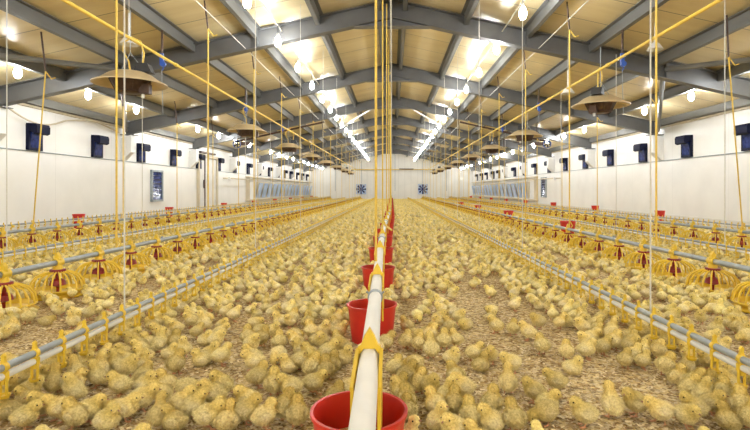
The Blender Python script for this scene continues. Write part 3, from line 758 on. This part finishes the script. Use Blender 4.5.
    for q in ('md', 'lw'):
        me = out[q]; me.calc_loop_triangles(); nt_ = len(me.loop_triangles); tri = np.empty(nt_*3, dtype=np.int32); me.loop_triangles.foreach_get('vertices', tri)
        pm = np.empty(len(me.polygons), dtype=np.int32); me.polygons.foreach_get('material_index', pm)
        pi = np.empty(nt_, dtype=np.int32); me.loop_triangles.foreach_get('polygon_index', pi)
        n = len(me.vertices); co = np.empty(n*3); me.vertices.foreach_get('co', co); ca = np.empty(n*4); me.color_attributes['col'].data.foreach_get('color', ca)
        out[q+'_arr'] = (co.reshape(-1, 3), tri.reshape(-1, 3), pm[pi], ca.reshape(-1, 4))
    return out
POSES = {
 'standing': dict(head=(.037, 0, .107), body=.066, pitch=.25),
 'turning':  dict(head=(.033, .014, .106), body=.066, pitch=.25, yaw=.9),
 'walking':  dict(head=(.046, 0, .101), body=.064, pitch=.10, lx=(.018, -.016), hpitch=.1),
 'stretching': dict(head=(.026, 0, .134), body=.068, pitch=.70, hpitch=-.4),
 'pecking':  dict(head=(.064, 0, .048), body=.062, pitch=-.30, hpitch=.95),
 'resting':  dict(head=(.032, 0, .086), body=.038, pitch=.10, legs=False, fat=1.08),
 'dozing':   dict(head=(.046, .008, .054), body=.037, pitch=0, legs=False, fat=1.1, hpitch=.35, yaw=.3),
}
CH = {k: chick_variant(v) for k, v in POSES.items()}
PK = list(POSES)

# placement -------------------------------------------------------------
def ground(px, py): y = F*H/(py-CY); return ((px-CX)*y/F, y)
front = [ # px, py of the feet, heading in degrees (0 = right, 90 = away, 180 = left, 270 = to camera), pose
 (463,399,175,'standing'),(508,394,80,'stretching'),(492,416,70,'standing'),(534,403,150,'turning'),(546,425,190,'pecking'),(528,341,150,'standing'),(542,355,100,'standing'),
 (538,329,200,'walking'),(496,334,120,'turning'),(474,362,20,'walking'),(452,363,300,'resting'),(431,359,100,'stretching'),(444,350,80,'standing'),(419,394,60,'standing'),(430,397,280,'turning'),
 (407,386,30,'standing'),(454,418,80,'standing'),(470,428,90,'standing'),(491,430,180,'resting'),(436,419,130,'standing'),(514,432,100,'standing'),(584,427,170,'standing'),(586,350,190,'standing'),
 (556,392,160,'walking'),(583,326,100,'standing'),(481,371,40,'resting'),(635,416,165,'turning'),(694,421,165,'standing'),(741,418,60,'standing'),(723,405,30,'turning'),(695,393,20,'walking'),
 (712,397,60,'standing'),(666,376,30,'walking'),(659,360,40,'standing'),(632,350,40,'standing'),(594,352,170,'walking'),(603,356,10,'standing'),(614,351,30,'standing'),(612,418,100,'stretching'),
 (660,424,170,'walking'),(698,310,160,'standing'),(728,428,100,'resting'),(750,430,30,'standing'),(42,418,170,'turning'),(9,418,200,'resting'),(54,394,110,'stretching'),(75,395,60,'standing'),(100,381,90,'stretching'),
 (120,397,190,'standing'),(146,391,350,'resting'),(166,390,170,'resting'),(176,375,80,'standing'),(142,412,10,'walking'),(116,417,200,'dozing'),(88,424,20,'walking'),(108,428,340,'resting'),(127,421,10,'standing'),
 (161,405,170,'walking'),(159,428,90,'stretching'),(181,417,30,'standing'),(247,413,165,'turning'),(213,408,180,'standing'),(227,418,200,'resting'),(188,400,10,'pecking'),(193,419,30,'standing'),(222,366,20,'turning'),
 (201,366,200,'resting'),(211,360,340,'resting'),(278,364,260,'pecking'),(279,351,100,'standing'),(262,347,70,'standing'),(248,346,110,'standing'),(274,396,100,'standing'),(291,399,180,'walking'),(258,388,30,'turning'),
 (254,372,190,'walking'),(314,394,10,'walking'),(326,381,100,'standing'),(317,373,170,'standing'),(301,371,20,'walking'),(289,372,190,'resting'),(328,361,10,'standing'),(343,364,350,'resting'),(234,322,30,'standing'),
 (280,325,200,'resting'),(293,325,80,'standing'),(308,330,100,'standing'),(326,334,280,'resting'),(338,350,120,'standing'),(247,424,10,'standing'),(227,429,90,'resting'),(285,421,70,'standing'),(297,428,100,'standing'),
 (265,430,30,'turning'),(312,378,60,'standing'),(208,429,10,'walking'),(174,429,180,'resting'),(60,422,200,'walking'),(26,430,20,'standing'),(75,430,160,'standing'),(30,402,20,'standing'),
]
grid = {}; CELL = .15
def near_ok(x, y, d):
    i, j = int(math.floor(x/CELL)), int(math.floor(y/CELL))
    for a in (-1, 0, 1):
        for b in (-1, 0, 1):
            for (u, v) in grid.get((i+a, j+b), ()):
                if (u-x)**2+(v-y)**2 < d*d: return False
    return True
def put(x, y): grid.setdefault((int(math.floor(x/CELL)), int(math.floor(y/CELL))), []).append((x, y))
items = []
for (px, py, hd, pose) in front:
    x, y = ground(px, py)
    if near_ok(x, y, .055): put(x, y); items.append((x, y, math.radians(hd), pose, random.uniform(.88, .98)))
ph = [random.uniform(0, 6) for _ in range(8)]
def patch(x, y):
    return (math.sin(1.9*x+ph[0]+1.3*math.sin(.8*y+ph[1]))+math.sin(1.4*y+ph[2]+1.6*math.sin(1.1*x+ph[3]))+.7*math.sin(4.3*x+ph[4])*math.sin(3.9*y+ph[5]))/2.7
def density(x, y):
    d = .74+.66*patch(x, y)
    for xn in (-1.6, 1.51, -4.5, 4.35, -7.1, 6.7):
        a = abs(x-xn)
        if a < .42: d = max(d, 1.0 if a > .06 else .5)
    for xf in (-3.0, 2.93, -5.9, 5.45):
        a = abs(x-xf)
        if .2 < a < .5: d = max(d, 1.0)
    if 2.0 < abs(x) < 2.42: d *= .35
    if -1.36 < x < -.8: d *= .6
    if y < 3.4: d *= .72
    if .55 < x < 1.1 and y < 5.5: d *= .30
    if x > .3 and y < 3: d *= .55
    if -1.0 < x < 0 and y < 2.6: d *= .55
    if y > 5: d += .05
    return d
bx_ = [(cxp(y), y) for y in BY]
panx = [(x, y0+.633*k) for x, y0 in ((-3.0, 3.9-.633), (2.93, 3.98-.633), (-5.9, 7.0-.633), (5.45, 6.6-.633)) for k in range(75)]
pgrid = {}
for (x, y) in panx: pgrid.setdefault((int(x//.5), int(y//.5)), []).append((x, y))
def blocked(x, y):
    if abs(x-cxp(y)) < .24:
        k = round((y-1.66)/1.54)
        if 0 <= k < 30 and (x-cxp(y)+.02)**2+(y-BY[k])**2 < .215**2: return True
    i, j = int(x//.5), int(y//.5)
    for a in (-1, 0, 1):
        for b in (-1, 0, 1):
            for (u, v) in pgrid.get((i+a, j+b), ()):
                if (u-x)**2+(v-y)**2 < .225**2: return True
    if abs(abs(x)-7.32) < .2 or abs(x-3.2) < .19 and min(abs(y-q) for q in (4.17, 9.25, 13.95, 18.85, 23.65)) < .2: return True
    return False
def try_random(x, y, dmin):
    if abs(x) > 7.75 or blocked(x, y) or random.random() > density(x, y) or not near_ok(x, y, dmin): return
    put(x, y)
    hd = random.uniform(0, 2*PI); pose = random.choices(PK, (5, 4, 3, .8, 1.6, 3, 1.2))[0]
    for xn in (-1.6, 1.51, -4.5, 4.35):
        a = x-xn
        if abs(a) < .26 and random.random() < .8:
            hd = (0 if a < 0 else PI)+random.uniform(-.6, .6); pose = random.choice(('standing', 'standing', 'stretching', 'turning', 'walking', 'resting'))
    for xf in (-3.0, 2.93):
        if .2 < abs(x-xf) < .42 and random.random() < .5: hd = (0 if x < xf else PI)+random.uniform(-.9, .9)
    items.append((x, y, hd, pose, random.uniform(.80, .97)))
def inview(x, y, mg=1.12): return abs(x*F/y-(0 if True else 0)) < 392*mg
# rows jostling at the inner drinker lines first
for xn, s_ in ((-1.6, 1), (1.51, -1), (-1.6, -1), (1.51, 1)):
    y = 1.55
    while y < 14:
        x = xn+s_*random.uniform(.10, .20)
        if inview(x, y) and near_ok(x, y, .072) and random.random() < .9:
            put(x, y); items.append((x, y, (PI if s_ > 0 else 0)+random.uniform(-.45, .45), random.choice(('standing', 'standing', 'stretching', 'turning', 'resting')), random.uniform(.80, .92)))
        y += random.uniform(.075, .10)
y = 1.5
while y < 49.3:
    step = .5
    xmax = min(7.7, y*.776*1.12+.1)
    n = int(2*xmax*step*112)
    for _ in range(n):
        try_random(random.uniform(-xmax, xmax), y+random.random()*step, .074 if y < 8 else .088)
    y += step
items.sort(key=lambda t_: t_[1])
# the 300 largest inside the frame become objects of their own
def pix(x, y): return CX+x*F/y, CY+H*F/y
vis = [i for i, it in enumerate(items) if -6 < pix(it[0], it[1])[0] < 756 and pix(it[0], it[1])[1] < 452][:300]
indiv = set(vis)
ZX = [(-9, -3.15, 'behind left pan line'), (-3.15, -2.35, 'beside left pans'), (-2.35, -1.62, 'beyond left drinker line'),
      (-1.62, -1.30, 'at left drinker line'), (-1.30, -.75, 'right of left drinker line'), (-.75, -.12, 'left of the buckets'), (-.12, .55, 'right of the buckets'),
      (.55, 1.18, 'left of right drinker line'), (1.18, 1.52, 'at right drinker line'), (1.52, 2.3, 'beyond right drinker line'), (2.3, 3.1, 'beside right pans'), (3.1, 9, 'behind right pan line')]
ZY = [(0, 2.0, 'level with first bucket'), (2.0, 2.75, 'just past first bucket'), (2.75, 3.6, 'level with second bucket'), (3.6, 4.6, 'before third bucket'), (4.6, 99, 'beyond third bucket')]
FACE = ['facing right', 'facing away', 'facing left', 'facing forward']
POSEW = {'standing': 'standing', 'turning': 'head-turned', 'walking': 'striding', 'stretching': 'neck-stretched', 'pecking': 'pecking', 'resting': 'squatting', 'dozing': 'dozing'}
cells = {}
for i in vis:
    x, y, hd, pose, sc = items[i]
    zx = next(n for a, b, n in ZX if a <= x < b); zy = next(n for a, b, n in ZY if a <= y < b)
    fc = FACE[int(((hd+PI/4) % (2*PI))//(PI/2))]
    cells.setdefault((pose, fc, zx, zy), []).append(i)
NEARK = set(vis[:110]); label = {}
for (pose, fc, zx, zy), ids in cells.items():
    ids.sort(key=lambda i: items[i][1])
    for r_, i in enumerate(ids):
        base = '%s chick %s %s, %s' % (POSEW[pose], fc, zx, zy)
        if len(ids) > 1: base = ('%s %s' % (ORD[r_], base))
        label[i] = base
for i in vis:
    x, y, hd, pose, sc = items[i]; c = CH[pose]
    near = i in NEARK
    o = link('chick', c['hi'] if near else c['full'], None, (x, y, 0), hd, sc)
    tag(o, label[i], 'chick', 'yellow chicks on the litter')
    if near:
        link('beak', c['beak'], o)
        for e in c['eye']: link('eye', e, o)
# the rest of the flock
V = []; T = []; MI = []; CA = []; base = 0
for i, (x, y, hd, pose, sc) in enumerate(items):
    if i in indiv: continue
    co, tri, mi, ca = CH[pose]['md_arr' if y < 11 else 'lw_arr']
    c, s_ = math.cos(hd)*sc, math.sin(hd)*sc
    P = np.empty_like(co); P[:, 0] = co[:, 0]*c-co[:, 1]*s_+x; P[:, 1] = co[:, 0]*s_+co[:, 1]*c+y; P[:, 2] = co[:, 2]*sc
    V.append(P); T.append(tri+base); MI.append(mi); cc = ca.copy()
    f_ = random.uniform(.78, 1.08); yl = random.uniform(.85, 1.1); cc[:, :3] *= np.array([f_, f_*.99, f_*yl]); CA.append(np.clip(cc, 0, 1)); base += len(co)
V = np.concatenate(V); T = np.concatenate(T); MI = np.concatenate(MI); CA = np.concatenate(CA)
me = bpy.data.meshes.new('chick_flock'); me.vertices.add(len(V)); me.vertices.foreach_set('co', V.ravel())
me.loops.add(len(T)*3); me.loops.foreach_set('vertex_index', T.ravel().astype(np.int32))
me.polygons.add(len(T)); me.polygons.foreach_set('loop_start', np.arange(0, len(T)*3, 3, dtype=np.int32))
me.polygons.foreach_set('material_index', MI.astype(np.int32)); me.polygons.foreach_set('use_smooth', np.ones(len(T), dtype=bool))
for q in ('down', 'skin', 'beak', 'eye'): me.materials.append(M[q])
me.update(calc_edges=True)
at = me.color_attributes.new('col', 'FLOAT_COLOR', 'POINT'); at.data.foreach_set('color', CA.ravel())
o = tag(link('chick_flock', me), 'the countless distant yellow chicks crowding the litter to the far wall', 'chicks'); o['kind'] = 'stuff'
print('chicks', len(items), 'flock tris', len(T))

# loose shavings lying on the litter near the camera
n = 42000
yy = 1.5+RNG.random(n)**1.6*5.0; xx = (RNG.random(n)*2-1)*yy*.80; an = RNG.random(n)*2*PI; ln = RNG.uniform(.005, .013, n); wd = RNG.uniform(.0025, .006, n)
tl = RNG.uniform(-.004, .004, (n, 4)); zz = RNG.uniform(.001, .006, n)
ca_, sa_ = np.cos(an), np.sin(an); V = np.empty((n, 4, 3))
for k, (a, b) in enumerate(((-1, -1), (1, -1), (1, 1), (-1, 1))):
    V[:, k, 0] = xx+a*ln*ca_-b*wd*sa_; V[:, k, 1] = yy+a*ln*sa_+b*wd*ca_; V[:, k, 2] = np.maximum(.0006, zz+tl[:, k])
tone = RNG.random(n)[:, None]; c0 = np.array([.30, .17, .06]); c1 = np.array([.95, .82, .55]); cc = c0+(c1-c0)*tone
C = np.ones((n, 4, 4)); C[:, :, :3] = cc[:, None, :]
me = bpy.data.meshes.new('wood_shavings'); me.vertices.add(4*n); me.vertices.foreach_set('co', V.ravel())
me.loops.add(4*n); me.loops.foreach_set('vertex_index', np.arange(4*n, dtype=np.int32)); me.polygons.add(n); me.polygons.foreach_set('loop_start', np.arange(0, 4*n, 4, dtype=np.int32))
me.materials.append(M['chips']); me.update(calc_edges=True)
at = me.color_attributes.new('col', 'FLOAT_COLOR', 'POINT'); at.data.foreach_set('color', C.ravel())
o = tag(link('wood_shavings', me), 'loose pale wood shavings scattered over the litter in front', 'wood shavings'); o['kind'] = 'stuff'

# ------------------------------------------------------------------ world (bright warm-white fill light, entering through the added end-wall opening)
w = bpy.data.worlds.new('world'); SC.world = w; w.use_nodes = True
w.node_tree.nodes['Background'].inputs[0].default_value = (1, .96, .88, 1); w.node_tree.nodes['Background'].inputs[1].default_value = 1.9
